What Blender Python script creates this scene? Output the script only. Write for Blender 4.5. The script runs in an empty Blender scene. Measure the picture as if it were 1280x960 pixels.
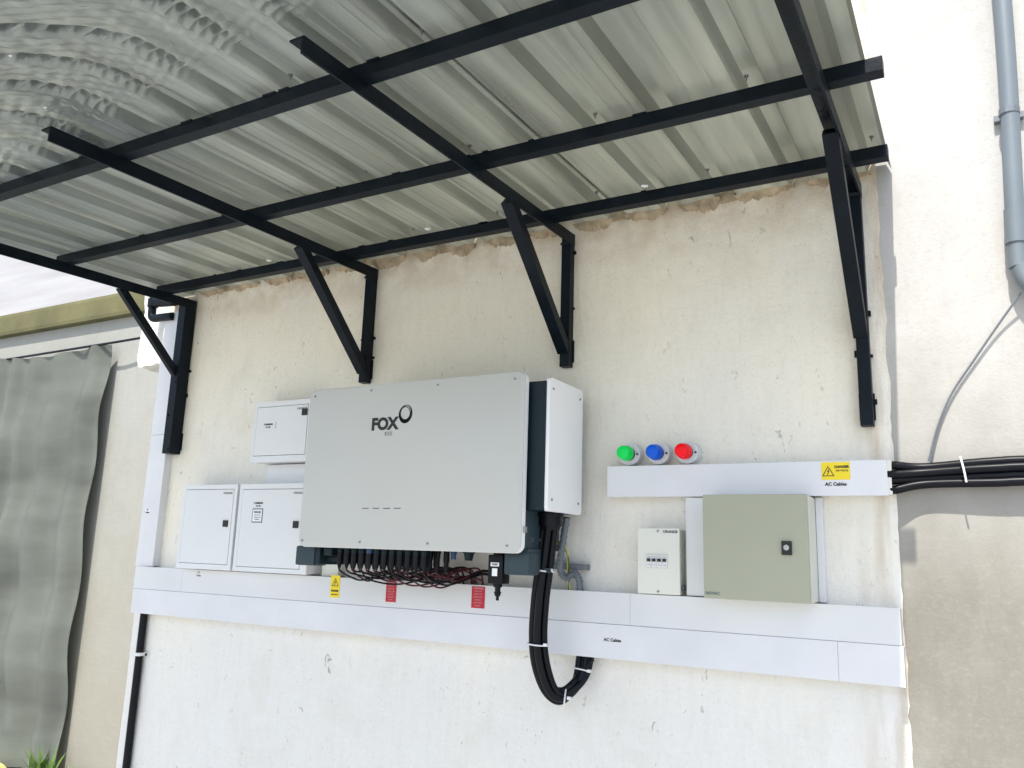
import bpy, bmesh, math, random
from math import radians, pi, sin, cos
from mathutils import Vector, Matrix, noise
random.seed(7)
S = bpy.context.scene
C = S.collection

# ---------------------------------------------------------------- camera
CAMH, CAMD = 1.55, 2.6
X_ = Vector((0.87223848, -0.07174256, -0.48379028))
Y_ = Vector((0.48808184, 0.1908769, 0.8516702))
Z_ = Vector((0.03124339, -0.97898877, 0.20150642))
cam_d = bpy.data.cameras.new('camera')
cam = bpy.data.objects.new('camera', cam_d)
C.objects.link(cam)
right = Vector((X_[0], Y_[0], Z_[0])); up = -Vector((X_[1], Y_[1], Z_[1])); back = -Vector((X_[2], Y_[2], Z_[2]))
M4 = Matrix((right, up, back)).transposed().to_4x4()
M4.translation = Vector((0, -CAMD, CAMH))
cam.matrix_world = M4
cam_d.sensor_width = 36.0
cam_d.lens = 1025 / 1280 * 36.0
cam_d.clip_end = 400
cam_d.clip_start = 0.02
S.camera = cam

# ---------------------------------------------------------------- sky, sun, exposure
sun_dir = Vector((0.030, -0.52, 0.84)).normalized()          # towards the sun
w = bpy.data.worlds.new('World'); S.world = w; w.use_nodes = True
nt = w.node_tree
sky = nt.nodes.new('ShaderNodeTexSky'); sky.sky_type = 'NISHITA'; sky.sun_disc = False
sky.sun_elevation = math.asin(sun_dir.z)
sky.sun_rotation = math.atan2(sun_dir.x, sun_dir.y)
sky.dust_density = 2.0; sky.air_density = 1.0
nt.nodes['Background'].inputs['Strength'].default_value = 0.15
nt.links.new(sky.outputs[0], nt.nodes['Background'].inputs[0])
sd = bpy.data.lights.new('sun', 'SUN'); sd.energy = 3.4; sd.angle = radians(0.6); sd.color = (1, 0.95, 0.87)
so = bpy.data.objects.new('sun', sd); C.objects.link(so)
so.rotation_euler = sun_dir.to_track_quat('Z', 'Y').to_euler()
so.location = (0, -3, 6)
S.view_settings.view_transform = 'Standard'
S.view_settings.look = 'None'
S.view_settings.gamma = 1
S.view_settings.exposure = 0.90

# ---------------------------------------------------------------- materials
def nodes(m):
    m.use_nodes = True
    return m.node_tree, m.node_tree.nodes['Principled BSDF']

def mat(name, col, rough=0.5, metal=0.0, var=0.06, scale=6.0, bump=0.0, bscale=60.0, stretch=(1, 1, 1), spec=0.5, coat=0):
    m = bpy.data.materials.new(name); t, b = nodes(m); N, L = t.nodes, t.links
    tc = N.new('ShaderNodeTexCoord'); mp = N.new('ShaderNodeMapping'); mp.inputs['Scale'].default_value = stretch
    L.new(tc.outputs['Object'], mp.inputs[0])
    nz = N.new('ShaderNodeTexNoise'); nz.inputs['Scale'].default_value = scale; nz.inputs['Detail'].default_value = 6
    L.new(mp.outputs[0], nz.inputs['Vector'])
    r = N.new('ShaderNodeValToRGB')
    c = Vector(col)
    r.color_ramp.elements[0].position = 0.3; r.color_ramp.elements[1].position = 0.7
    r.color_ramp.elements[0].color = (*(c * (1 - var)), 1); r.color_ramp.elements[1].color = (*[min(1, v * (1 + var)) for v in c], 1)
    L.new(nz.outputs['Fac'], r.inputs[0]); L.new(r.outputs[0], b.inputs['Base Color'])
    b.inputs['Metallic'].default_value = metal
    b.inputs['Specular IOR Level'].default_value = spec
    b.inputs['Coat Weight'].default_value = coat
    rr = N.new('ShaderNodeMapRange'); rr.inputs['To Min'].default_value = max(0.03, rough - 0.07); rr.inputs['To Max'].default_value = min(1, rough + 0.07)
    L.new(nz.outputs['Fac'], rr.inputs['Value']); L.new(rr.outputs[0], b.inputs['Roughness'])
    if bump > 0:
        n2 = N.new('ShaderNodeTexNoise'); n2.inputs['Scale'].default_value = bscale; n2.inputs['Detail'].default_value = 5
        L.new(mp.outputs[0], n2.inputs['Vector'])
        bp = N.new('ShaderNodeBump'); bp.inputs['Strength'].default_value = bump; bp.inputs['Distance'].default_value = 0.004
        L.new(n2.outputs['Fac'], bp.inputs['Height']); L.new(bp.outputs[0], b.inputs['Normal'])
    return m

def plaster(name, white, cream, stain, zlo=0.9, zhi=2.7, rust=None, spots=True, soft=1.0):
    """painted render: brushed vertical streaks, cream old paint, blotches, pits and marks"""
    m = bpy.data.materials.new(name); t, b = nodes(m); N, L = t.nodes, t.links
    tc = N.new('ShaderNodeTexCoord')
    geo = N.new('ShaderNodeNewGeometry')
    P = geo.outputs['Position']
    def nz(scale, detail=6, st=(1, 1, 1), rough=0.55, dist=0.0):
        mp = N.new('ShaderNodeMapping'); mp.inputs['Scale'].default_value = st; L.new(P, mp.inputs[0])
        n = N.new('ShaderNodeTexNoise'); n.inputs['Scale'].default_value = scale; n.inputs['Detail'].default_value = detail
        n.inputs['Roughness'].default_value = rough; n.inputs['Distortion'].default_value = dist
        L.new(mp.outputs[0], n.inputs['Vector']); return n.outputs['Fac']
    def mr(v, a, bb, c=0, d=1):
        r = N.new('ShaderNodeMapRange'); r.inputs['From Min'].default_value = a; r.inputs['From Max'].default_value = bb
        r.inputs['To Min'].default_value = c; r.inputs['To Max'].default_value = d; L.new(v, r.inputs['Value']); return r.outputs[0]
    def mth(op, a, bb=None):
        n = N.new('ShaderNodeMath'); n.operation = op
        for i, v in enumerate((a, bb)):
            if v is None: continue
            if isinstance(v, (int, float)): n.inputs[i].default_value = v
            else: L.new(v, n.inputs[i])
        return n.outputs[0]
    def mix(f, a, bb, mode='MIX'):
        n = N.new('ShaderNodeMix'); n.data_type = 'RGBA'; n.blend_type = mode
        L.new(f, n.inputs['Factor']) if not isinstance(f, (int, float)) else setattr(n.inputs['Factor'], 'default_value', f)
        for s, v in (('A', a), ('B', bb)):
            sk = [i for i in n.inputs if i.name == s and i.type == 'RGBA'][0]
            if isinstance(v, tuple): sk.default_value = (*v, 1)
            else: L.new(v, sk)
        return [o for o in n.outputs if o.type == 'RGBA'][0]
    sep = N.new('ShaderNodeSeparateXYZ'); L.new(P, sep.inputs[0])
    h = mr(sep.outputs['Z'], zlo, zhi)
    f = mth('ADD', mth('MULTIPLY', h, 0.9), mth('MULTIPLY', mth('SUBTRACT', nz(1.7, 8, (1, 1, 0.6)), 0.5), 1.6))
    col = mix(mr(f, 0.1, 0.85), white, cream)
    streak = nz(34, 8, (1, 1, 0.16), 0.65, 0.3)
    col = mix(mth('MULTIPLY', mr(streak, 0.45, 0.8), 0.22), col, stain)
    col = mix(mth('MULTIPLY', mr(nz(40, 7, (0.2, 1, 1.3), 0.65, 0.4), 0.5, 0.8), 0.16 * soft * soft), col, (0.9, 0.9, 0.88))
    col = mix(mth('MULTIPLY', mr(nz(3.3, 9, (1, 1, 0.8), 0.65, 0.6), 0.52, 0.72), 0.30), col, stain)
    col = mix(mth('MULTIPLY', mr(nz(75, 5), 0.54, 0.72), 0.30), col, stain)
    if spots:
        mask = mr(nz(42, 3, (1, 1, 0.6), 0.5, 1.2), 0.665, 0.72)
        sparse = mr(nz(2.3, 2), 0.42, 0.62)
        col = mix(mth('MULTIPLY', mth('MULTIPLY', mask, sparse), 0.5), col, (0.10, 0.10, 0.085))
        sc = mr(nz(11, 4, (2.2, 1, 0.8), 0.6, 3.0), 0.67, 0.73)
        col = mix(mth('MULTIPLY', sc, 0.08), col, (0.22, 0.20, 0.15))
    if rust:
        g = mth('MULTIPLY', mr(sep.outputs['X'], rust[0], rust[1]), mr(nz(7, 6, (2.5, 1, 0.35)), 0.42, 0.68))
        col = mix(mth('MULTIPLY', g, 0.6), col, (0.38, 0.27, 0.13))
        g2 = mth('MULTIPLY', mr(sep.outputs['Z'], 2.55, 2.74), mr(nz(9, 6, (1, 1, 1)), 0.35, 0.62))
        col = mix(mth('MULTIPLY', g2, 0.55), col, (0.42, 0.28, 0.14))
    L.new(col, b.inputs['Base Color']); b.inputs['Roughness'].default_value = 0.85
    b.inputs['Specular IOR Level'].default_value = 0.25
    hgt = mth('ADD', mth('MULTIPLY', nz(60, 6, (1, 1, 0.25)), 0.7), mth('MULTIPLY', nz(120, 5), 0.6))
    hgt = mth('ADD', hgt, mth('MULTIPLY', nz(9, 4), 1.5))
    bp = N.new('ShaderNodeBump'); bp.inputs['Strength'].default_value = 0.55 * soft; bp.inputs['Distance'].default_value = 0.007
    L.new(hgt, bp.inputs['Height']); L.new(bp.outputs[0], b.inputs['Normal'])
    return m

M = {}
M['wall'] = plaster('painted_plaster', (0.765, 0.755, 0.715), (0.86, 0.815, 0.69), (0.62, 0.58, 0.47), rust=(-0.36, -0.2))
M['wall_r'] = plaster('white_render_painted_shade', (0.225, 0.213, 0.18), (0.47, 0.465, 0.445), (0.34, 0.32, 0.28), zlo=0.9, zhi=2.5, soft=0.45, spots=False)  # dark beige low down is painted shade, blending by height into white render
M['wall_n'] = plaster('neighbour_render', (0.27, 0.26, 0.22), (0.30, 0.305, 0.28), (0.22, 0.22, 0.19), zlo=0, zhi=3, spots=False, soft=0.5)
M['mortar'] = mat('rough_mortar', (0.42, 0.34, 0.23), 0.95, var=0.35, scale=25, bump=1.0, bscale=60)
M['steel'] = mat('black_steel', (0.005, 0.009, 0.014), 0.42, 0.0, var=0.3, scale=12, bump=0.3, bscale=40, spec=0.14)
M['zinc'] = mat('zinc_sheet', (0.40, 0.42, 0.385), 0.30, 0.75, var=0.20, scale=5, bump=0.2, bscale=30, stretch=(3, 0.22, 1))
M['white_pl'] = mat('white_pvc', (0.69, 0.697, 0.712), 0.32, var=0.05, scale=5)
M['white_pl2'] = mat('white_pvc_upper', (0.665, 0.675, 0.675), 0.36, var=0.04, scale=3)
M['enclosure'] = mat('white_enamel', (0.72, 0.735, 0.735), 0.35, var=0.02, scale=4)
M['mcb'] = mat('cream_enamel', (0.70, 0.705, 0.63), 0.4, var=0.03)
M['cab'] = mat('olive_grey_enamel', (0.355, 0.362, 0.27), 0.42, var=0.04, scale=3, bump=0.08, bscale=200)
M['cab_side'] = mat('pale_enamel', (0.62, 0.63, 0.54), 0.42, var=0.04)
M['inv'] = mat('inverter_paint', (0.52, 0.525, 0.49), 0.38, var=0.015, scale=3, bump=0.05, bscale=300)
M['inv_edge'] = mat('inverter_white', (0.86, 0.86, 0.86), 0.38, var=0.015, scale=3)
M['inv_dark'] = mat('dark_casing', (0.007, 0.018, 0.024), 0.42, var=0.15, bump=0.05, bscale=200, spec=0.22)
M['slate'] = mat('slate_plastic', (0.03, 0.05, 0.06), 0.45, var=0.12, spec=0.3)
M['body'] = mat('grey_casting', (0.16, 0.18, 0.20), 0.45, 0.3, var=0.1)
M['black'] = mat('black_rubber', (0.003, 0.004, 0.007), 0.36, var=0.25, scale=20, spec=0.2)
M['blue_plug'] = mat('blue_plug', (0.02, 0.06, 0.16), 0.4)
M['redw'] = mat('dark_red_wire', (0.075, 0.006, 0.012), 0.4, var=0.1)
M['grey_flex'] = mat('grey_conduit', (0.13, 0.155, 0.175), 0.45, var=0.1)
M['grey_pipe'] = mat('grey_pipe', (0.15, 0.18, 0.20), 0.45, var=0.06)
M['earth'] = mat('green_wire', (0.04, 0.13, 0.03), 0.4); M['earthy'] = mat('yellow_wire', (0.5, 0.45, 0.05), 0.4)
M['tie'] = mat('white_tie', (0.75, 0.75, 0.75), 0.4); M['screw'] = mat('steel_screw', (0.35, 0.36, 0.36), 0.3, 0.9)
M['dark'] = mat('dark_print', (0.012, 0.012, 0.012), 0.6, var=0.02); M['greyprint'] = mat('grey_print', (0.12, 0.12, 0.12), 0.6)
M['yellow'] = mat('yellow_sticker', (0.86, 0.66, 0.01), 0.45, var=0.02); M['redst'] = mat('red_sticker', (0.50, 0.005, 0.022), 0.45, var=0.02)
M['wprint'] = mat('white_print', (0.62, 0.30, 0.32), 0.5); M['paper'] = mat('white_label', (0.85, 0.86, 0.86), 0.5)
M['bluepr'] = mat('slate_print', (0.05, 0.08, 0.12), 0.5)
M['olive'] = mat('mossy_coping', (0.11, 0.105, 0.045), 0.9, var=0.35, scale=2.5, bump=0.6)
M['tarp'] = mat('grey_green_tarp', (0.235, 0.255, 0.225), 0.8, var=0.28, scale=1.6, stretch=(0.6, 1, 2.4))
M['ground'] = mat('concrete_ground', (0.42, 0.415, 0.395), 0.9, var=0.18, scale=1.2, bump=0.8, bscale=30)
M['yellow_cloth'] = mat('yellow_cloth', (0.62, 0.60, 0.22), 0.8, var=0.15)
M['leaf'] = mat('leaf', (0.10, 0.19, 0.035), 0.6, var=0.3, scale=9)
M['gravel'] = mat('gravel', (0.33, 0.30, 0.26), 0.9, var=0.4, scale=40)
def lens_mat(name, c):
    m = mat(name, c, 0.3, var=0.02, spec=0.25); b = m.node_tree.nodes['Principled BSDF']
    b.inputs['Subsurface Weight'].default_value = 0.15; b.inputs['Subsurface Radius'].default_value = (0.01, 0.01, 0.01); return m
M['lg'] = lens_mat('green_lens', (0.0, 0.70, 0.10)); M['lb'] = lens_mat('blue_lens', (0.0, 0.10, 0.62)); M['lr'] = lens_mat('red_lens', (0.92, 0.0, 0.008))

# ---------------------------------------------------------------- object helpers
ORG = {}
def root_org(o):
    return ORG.get(o.name, Vector((0, 0, 0)))
def thing(name, label, cat, loc, group=None):
    o = bpy.data.objects.new(name, None); C.objects.link(o); o.location = loc; o.empty_display_size = 0.05
    o['label'] = label; o['category'] = cat
    if group: o['group'] = group
    ORG[o.name] = Vector(loc); return o
def link(name, me, m, parent=None, label=None, cat=None, group=None, kind=None, smooth=False):
    """mesh given in world coordinates -> one object"""
    if parent is not None: org = root_org(parent)
    else:
        vs = [v.co for v in me.vertices]
        org = Vector(((min(v.x for v in vs) + max(v.x for v in vs)) / 2, (min(v.y for v in vs) + max(v.y for v in vs)) / 2, min(v.z for v in vs)))
    me.transform(Matrix.Translation(-org))
    if m is not None and not me.materials: me.materials.append(m)
    if smooth:
        me.polygons.foreach_set('use_smooth', [True] * len(me.polygons))
        me.set_sharp_from_angle(angle=radians(38))
    o = bpy.data.objects.new(name, me); C.objects.link(o)
    if parent is None: o.location = org
    else: o.parent = parent
    ORG[o.name] = org
    if label: o['label'] = label
    if cat: o['category'] = cat
    if group: o['group'] = group
    if kind: o['kind'] = kind
    return o
def fin(bm, name='m'):
    bmesh.ops.recalc_face_normals(bm, faces=bm.faces)
    me = bpy.data.meshes.new(name); bm.to_mesh(me); bm.free(); return me
def inst(name, me, m, pos, parent, rot=None):
    """shared mesh built about its own origin, placed at a world point"""
    if m is not None and not me.materials: me.materials.append(m)
    o = bpy.data.objects.new(name, me); C.objects.link(o); o.parent = parent
    o.location = Vector(pos) - root_org(parent)
    if rot: o.rotation_euler = rot
    ORG[o.name] = Vector(pos); return o

def a_box(bm, x0, x1, y0, y1, z0, z1, bev=0.0):
    r = bmesh.ops.create_cube(bm, size=1.0)
    vs = r['verts']
    for v in vs:
        v.co = Vector(((x0 + x1) / 2 + v.co.x * abs(x1 - x0), (y0 + y1) / 2 + v.co.y * abs(y1 - y0), (z0 + z1) / 2 + v.co.z * abs(z1 - z0)))
    if bev > 0:
        es = list({e for v in vs for e in v.link_edges})
        bmesh.ops.bevel(bm, geom=es, offset=bev, segments=2, profile=0.7, affect='EDGES')
def box(x0, x1, y0, y1, z0, z1, bev=0.0):
    bm = bmesh.new(); a_box(bm, x0, x1, y0, y1, z0, z1, bev); return fin(bm)
def a_bar(bm, p, q, sx, sz, ref=Vector((1, 0, 0)), bev=0.0015):
    p, q = Vector(p), Vector(q); d = (q - p); L = d.length; d.normalize()
    a = (ref - d * ref.dot(d)).normalized(); b = d.cross(a)
    r = bmesh.ops.create_cube(bm, size=1.0); vs = r['verts']
    for v in vs:
        v.co = (p + q) / 2 + a * (v.co.x * sx) + b * (v.co.y * sz) + d * (v.co.z * L)
    if bev > 0:
        bmesh.ops.bevel(bm, geom=list({e for v in vs for e in v.link_edges}), offset=bev, segments=1, affect='EDGES')
def bar(p, q, sx, sz, **k):
    bm = bmesh.new(); a_bar(bm, p, q, sx, sz, **k); return fin(bm)
def smoothpath(pts, n=8):
    pts = [Vector(p) for p in pts]
    P = [2 * pts[0] - pts[1]] + pts + [2 * pts[-1] - pts[-2]]; out = []
    for i in range(1, len(P) - 2):
        a, b, c, d = P[i - 1:i + 3]
        for k in range(n):
            t = k / n
            out.append(0.5 * ((2 * b) + (c - a) * t + (2 * a - 5 * b + 4 * c - d) * t * t + (3 * b - a - 3 * c + d) * t ** 3))
    out.append(pts[-1]); return out
def a_tube(bm, path, r, seg=10, caps=True, rfun=None):
    path = [Vector(p) for p in path]; n = len(path); rings = []
    t0 = (path[1] - path[0]).normalized(); a = t0.orthogonal().normalized()
    for i, p in enumerate(path):
        t = (path[min(i + 1, n - 1)] - path[max(i - 1, 0)]).normalized()
        a = (a - t * a.dot(t)).normalized(); b = t.cross(a)
        rr = rfun(i) if rfun else r
        rings.append([bm.verts.new(p + (a * cos(2 * pi * k / seg) + b * sin(2 * pi * k / seg)) * rr) for k in range(seg)])
    for i in range(n - 1):
        for k in range(seg):
            bm.faces.new((rings[i][k], rings[i][(k + 1) % seg], rings[i + 1][(k + 1) % seg], rings[i + 1][k]))
    if caps: bm.faces.new(rings[0]); bm.faces.new(rings[-1][::-1])
def tube(path, r, seg=10, **k):
    bm = bmesh.new(); a_tube(bm, path, r, seg, **k); return fin(bm)
def a_cyl(bm, p, axis, r, L, seg=16, r2=None):
    p = Vector(p); axis = Vector(axis).normalized(); q = axis.to_track_quat('Z', 'Y').to_matrix().to_4x4()
    q.translation = p + axis * L / 2
    bmesh.ops.create_cone(bm, cap_ends=True, segments=seg, radius1=r, radius2=r if r2 is None else r2, depth=L, matrix=q)
def cyl(p, axis, r, L, seg=16, r2=None, bev=0):
    bm = bmesh.new(); a_cyl(bm, p, axis, r, L, seg, r2)
    if bev: bmesh.ops.bevel(bm, geom=[e for e in bm.edges if len(e.link_faces) == 2 and e.calc_face_angle(0) > 1], offset=bev, segments=2, affect='EDGES')
    return fin(bm)
def round_plate(u0, u1, v0, v1, r, d0, d1, axis='y', bev=0.003, n=6):
    """rounded rectangle in (x,z) at y=d0..d1 (front d0) or in (y,z) at x=d0..d1"""
    pts = []
    for cx, cz, a0 in ((u1 - r, v1 - r, 0), (u0 + r, v1 - r, 90), (u0 + r, v0 + r, 180), (u1 - r, v0 + r, 270)):
        for k in range(n + 1):
            a = radians(a0 + 90 * k / n); pts.append((cx + r * cos(a), cz + r * sin(a)))
    bm = bmesh.new()
    mk = (lambda u, v, d: (u, d, v)) if axis == 'y' else (lambda u, v, d: (d, u, v))
    A = [bm.verts.new(mk(u, v, d0)) for u, v in pts]; B = [bm.verts.new(mk(u, v, d1)) for u, v in pts]
    f = bm.faces.new(A); bm.faces.new(B[::-1]); m = len(pts)
    for i in range(m): bm.faces.new((A[i], B[i], B[(i + 1) % m], A[(i + 1) % m]))
    if bev: bmesh.ops.bevel(bm, geom=list(f.edges), offset=bev, segments=3, profile=0.6, affect='EDGES')
    return fin(bm)
def text(name, s, x, z, y, size, m, parent=None, bold=0.0, align='LEFT', shear=0, spacing=1.0, rz=0, sx=1.0, **kw):
    cu = bpy.data.curves.new('t', 'FONT'); cu.body = s; cu.size = size; cu.align_x = align; cu.align_y = 'CENTER'
    cu.offset = bold; cu.extrude = 0.0003; cu.shear = shear; cu.space_character = spacing; cu.resolution_u = 3
    o = bpy.data.objects.new('t', cu); C.objects.link(o)
    bpy.context.view_layer.update()
    me = bpy.data.meshes.new_from_object(o.evaluated_get(bpy.context.evaluated_depsgraph_get()))
    bpy.data.objects.remove(o)
    me.transform(Matrix.Translation((x, y, z)) @ Matrix.Rotation(rz, 4, 'Y') @ Matrix.Rotation(pi / 2, 4, 'X') @ Matrix.Diagonal((sx, 1, 1, 1)))
    me.materials.clear()
    return link(name, me, m, parent, **kw)

# ================================================================ SETTING
bm = bmesh.new(); bmesh.ops.create_grid(bm, x_segments=2, y_segments=2, size=150)
link('ground', fin(bm), M['ground'], kind='structure')

# ---- main wall: undulating plaster face with chipped right corner edge
WX0, WX1 = -3.465, -0.200
ZT = 4.0
bm = bmesh.new()
nx, nz_ = 130, 150
def edge_jit(z, s): return 0.006 * noise.noise(Vector((s, 0, z * 9))) + 0.005 * noise.noise(Vector((s, 3, z * 31)))
g = []
for j in range(nz_ + 1):
    z = ZT * j / nz_; row = []
    for i in range(nx + 1):
        u = i / nx; x = WX0 + (WX1 - WX0) * u
        if i == nx: x += edge_jit(z, 5)
        if i == 0: x += edge_jit(z, 1) * 0.6
        y = 0.0025 * noise.noise(Vector((x * 2.2, z * 2.2, 0))) + 0.0012 * noise.noise(Vector((x * 9, z * 7, 4)))
        if i in (0, nx): y += 0.004
        row.append(bm.verts.new((x, y, z)))
    g.append(row)
for j in range(nz_):
    for i in range(nx): bm.faces.new((g[j][i], g[j][i + 1], g[j + 1][i + 1], g[j + 1][i]))
# thickness
ring = [g[0][i] for i in range(nx + 1)] + [g[j][nx] for j in range(1, nz_ + 1)] + [g[nz_][i] for i in range(nx - 1, -1, -1)] + [g[j][0] for j in range(nz_ - 1, 0, -1)]
bk = [bm.verts.new((v.co.x, 0.23, v.co.z)) for v in ring]
for i in range(len(ring)):
    k = (i + 1) % len(ring); bm.faces.new((ring[i], ring[k], bk[k], bk[i]))
bm.faces.new(bk[::-1])
wall = link('plaster_wall', fin(bm), M['wall'], label='cream and white painted plaster wall that carries the inverter and boxes', cat='wall', smooth=True)
# lump of old flecked plaster at the top left corner
def lumpy(x0, x1, y0, y1, z0, z1, amp, n=8, seed=0):
    bm = bmesh.new(); a_box(bm, x0, x1, y0, y1, z0, z1); bmesh.ops.subdivide_edges(bm, edges=bm.edges[:], cuts=n, use_grid_fill=True)
    for v in bm.verts:
        q = v.co * 14 + Vector((seed, 0, 0)); v.co += Vector((noise.noise(q), noise.noise(q + Vector((9, 0, 0))), noise.noise(q + Vector((0, 9, 0))))) * amp
    return fin(bm)
M['fleck'] = plaster('flecked_plaster', (0.66, 0.66, 0.62), (0.70, 0.69, 0.64), (0.25, 0.25, 0.22))
link('corner_block', lumpy(-3.70, -3.463, 0.02, 0.22, 2.42, 2.86, 0.012, 8), M['fleck'], wall)

# ---- roof geometry
SL = 0.035
RZ = 2.745
def roof_z(y): return RZ + SL * y
ribs = [-3.45, -3.26, -3.05, -2.825, -2.61, -2.40, -2.19, -1.98, -1.81, -1.64, -1.445, -1.25, -1.05, -0.85, -0.66, -0.42, -0.19]
YOUT = -2.05
def sheet(x0, x1, dz):
    prof = []                                             # (x, height)
    def h_at(x):
        h = 0.0
        for r in ribs:
            d = abs(x - r)
            if d < 0.035: h = max(h, min(1.0, (0.035 - d) / 0.015) * 0.034)
            elif d < 0.039: h = min(h, -0.0015)
        return h
    xs = set([x0, x1])
    for r in ribs:
        for d in (-0.040, -0.037, -0.035, -0.0275, -0.020, -0.007, 0, 0.007, 0.020, 0.0275, 0.035, 0.037, 0.040): xs.add(r + d)
    rs = sorted(ribs)
    for a, b in zip(rs, rs[1:]):
        for f in (0.36, 0.64):
            c = a + (b - a) * f
            for d in (-0.005, -0.002, 0.002, 0.005): xs.add(c + d)
    for a, b in zip(rs, rs[1:]):
        for k in range(1, 9): xs.add(a + 0.036 + (b - a - 0.072) * k / 9)
    xs = sorted(x for x in xs if x0 <= x <= x1)
    grooves = [a + (b - a) * f for a, b in zip(rs, rs[1:]) for f in (0.36, 0.64)]
    bm = bmesh.new(); rows = []
    ys = []; y = 0.0
    while y > YOUT: ys.append(y); y -= 0.05 if y > -1.2 else 0.0055
    ys.append(YOUT)
    for y in ys:
        row = []
        for x in xs:
            h = h_at(x)
            if any(abs(x - c) < 0.003 for c in grooves): h += 0.0016
            s = max(0.0, -y - 1.44 - 0.25 * (x + 1.9))
            bend = min(4.5 * s * s, 0.22 + s * 0.6)
            if x > -0.9: bend = 0
            z = roof_z(y) + h + dz
            z += 0.0022 * noise.noise(Vector((x * 4, y * 3, 2))) 
            # pressed cross ripples and dents where the sheet is bent
            k = max(0.0, min(1.0, (-y - 1.33 - 0.12 * (x + 1.9)) / 0.07)) * (1 if x < -1.1 else 0)
            if k > 0:
                if h > 0.004: z -= k * h * (0.35 + 0.35 * sin(y * 2 * pi / 0.030 + x * 3))
                a = 0.5 + 0.9 * noise.noise(Vector((x * 6, y * 6, 1)))
                z += k * 0.0030 * a * sin((y + 0.35 * x) * 2 * pi / 0.030)
                z += k * 0.0014 * sin((y * 0.55 - x) * 2 * pi / 0.043)
                z += k * 0.0012 * noise.noise(Vector((x * 60, y * 60, 7)))
            row.append(bm.verts.new((x - bend, y, z)))
        rows.append(row)
    for a, b in zip(rows, rows[1:]):
        for i in range(len(xs) - 1): bm.faces.new((a[i], a[i + 1], b[i + 1], b[i]))
    r = bmesh.ops.solidify(bm, geom=bm.faces[:], thickness=0.0008)
    return fin(bm)
roof = thing('canopy_roof', 'ribbed zinc canopy roof resting on black steel purlins', 'roof', (-1.7, -1.0, 2.7))
for (a, b, dz) in ((-3.43, -2.595, 0), (-2.615, -1.795, 0.0016), (-1.815, -1.035, 0), (-1.055, -0.155, 0.0016)):
    link('roof_sheet', sheet(a, b, dz), M['zinc'], roof, smooth=True)
screw_me = None
bm = bmesh.new(); a_cyl(bm, (0, 0, 0), (0, 0, -1), 0.006, 0.004, 8); a_cyl(bm, (0, 0, -0.004), (0, 0, -1), 0.0028, 0.012, 6, 0.001); tip = fin(bm)
for yp in (-0.205, -0.70, -1.245):
    for i, r in enumerate(ribs[2:]):
        if (i + int(yp * 10)) % 2 == 0: inst('roof_screw', tip, M['screw'], (r + random.uniform(-0.012, 0.012), yp, roof_z(yp) + 0.026), roof)
bm = bmesh.new(); a_box(bm, -0.011, 0.011, -0.007, 0.007, -0.003, 0.0, 0.001); a_cyl(bm, (0, 0, -0.003), (0, 0, -1), 0.004, 0.003, 8); clip = fin(bm)
for (x, y) in ((-1.73, -0.235), (-0.87, -0.235), (-2.55, -0.235)): inst('washer', clip, M['inv_edge'], (x, y, roof_z(y) - 0.001), roof, (0, 0, 0.5))
for (x, y) in ((-2.30, -1.50), (-2.12, -1.47), (-1.95, -1.66)): inst('washer', clip, M['screw'], (x, y, roof_z(y) - 0.004), roof, (0, 0, 0.2)).scale = (0.35, 0.35, 0.35)

# mortar lips in every pan along the wall
def lip(x0, x1, seed):
    bm = bmesh.new(); n = 44; fr = []; 
    rnd = random.Random(seed); deep = rnd.uniform(0.010, 0.042); skew = rnd.uniform(-0.8, 0.8)
    for i in range(n + 1):
        u = i / n; x = x0 + (x1 - x0) * u
        uu = max(0, min(1, u + skew * u * (1 - u)))
        d = deep * (sin(pi * uu) ** 0.7 if 0 < uu < 1 else 0) + 0.004 + 0.016 * noise.noise(Vector((x * 34, seed, 0))) + 0.009 * noise.noise(Vector((x * 110, seed, 5)))
        out = 0.018 + 0.012 * noise.noise(Vector((x * 20, seed, 9)))
        zt = roof_z(0) + 0.004
        zb = zt - max(0.004, d) - 0.004
        fr.append([bm.verts.new((x, 0.01, zt)), bm.verts.new((x, -out * 1.3, zt - 0.003)), bm.verts.new((x, -out, (zt * 0.35 + zb * 0.65))), bm.verts.new((x, -0.006, zb)), bm.verts.new((x, 0.01, zb + 0.002))])
    for a, b in zip(fr, fr[1:]):
        for k in range(5): bm.faces.new((a[k], a[(k + 1) % 5], b[(k + 1) % 5], b[k]))
    bm.faces.new(fr[0]); bm.faces.new(fr[-1][::-1]); return fin(bm)
for i, (a, b) in enumerate(zip(ribs[1:], ribs[2:])):
    link('mortar_lip', lip(a + 0.022, b - 0.022, i * 3.7 + 1), M['mortar'], wall, smooth=True)
for i, r in enumerate(ribs[2:-1]):                       # mortar pushed into the ribs
    if i % 2 == 0: link('mortar_plug', lumpy(r - 0.026, r + 0.026, -0.012, 0.01, roof_z(0) - 0.012, roof_z(0) + 0.022, 0.006, 3, i), M['mortar'], wall)

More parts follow.
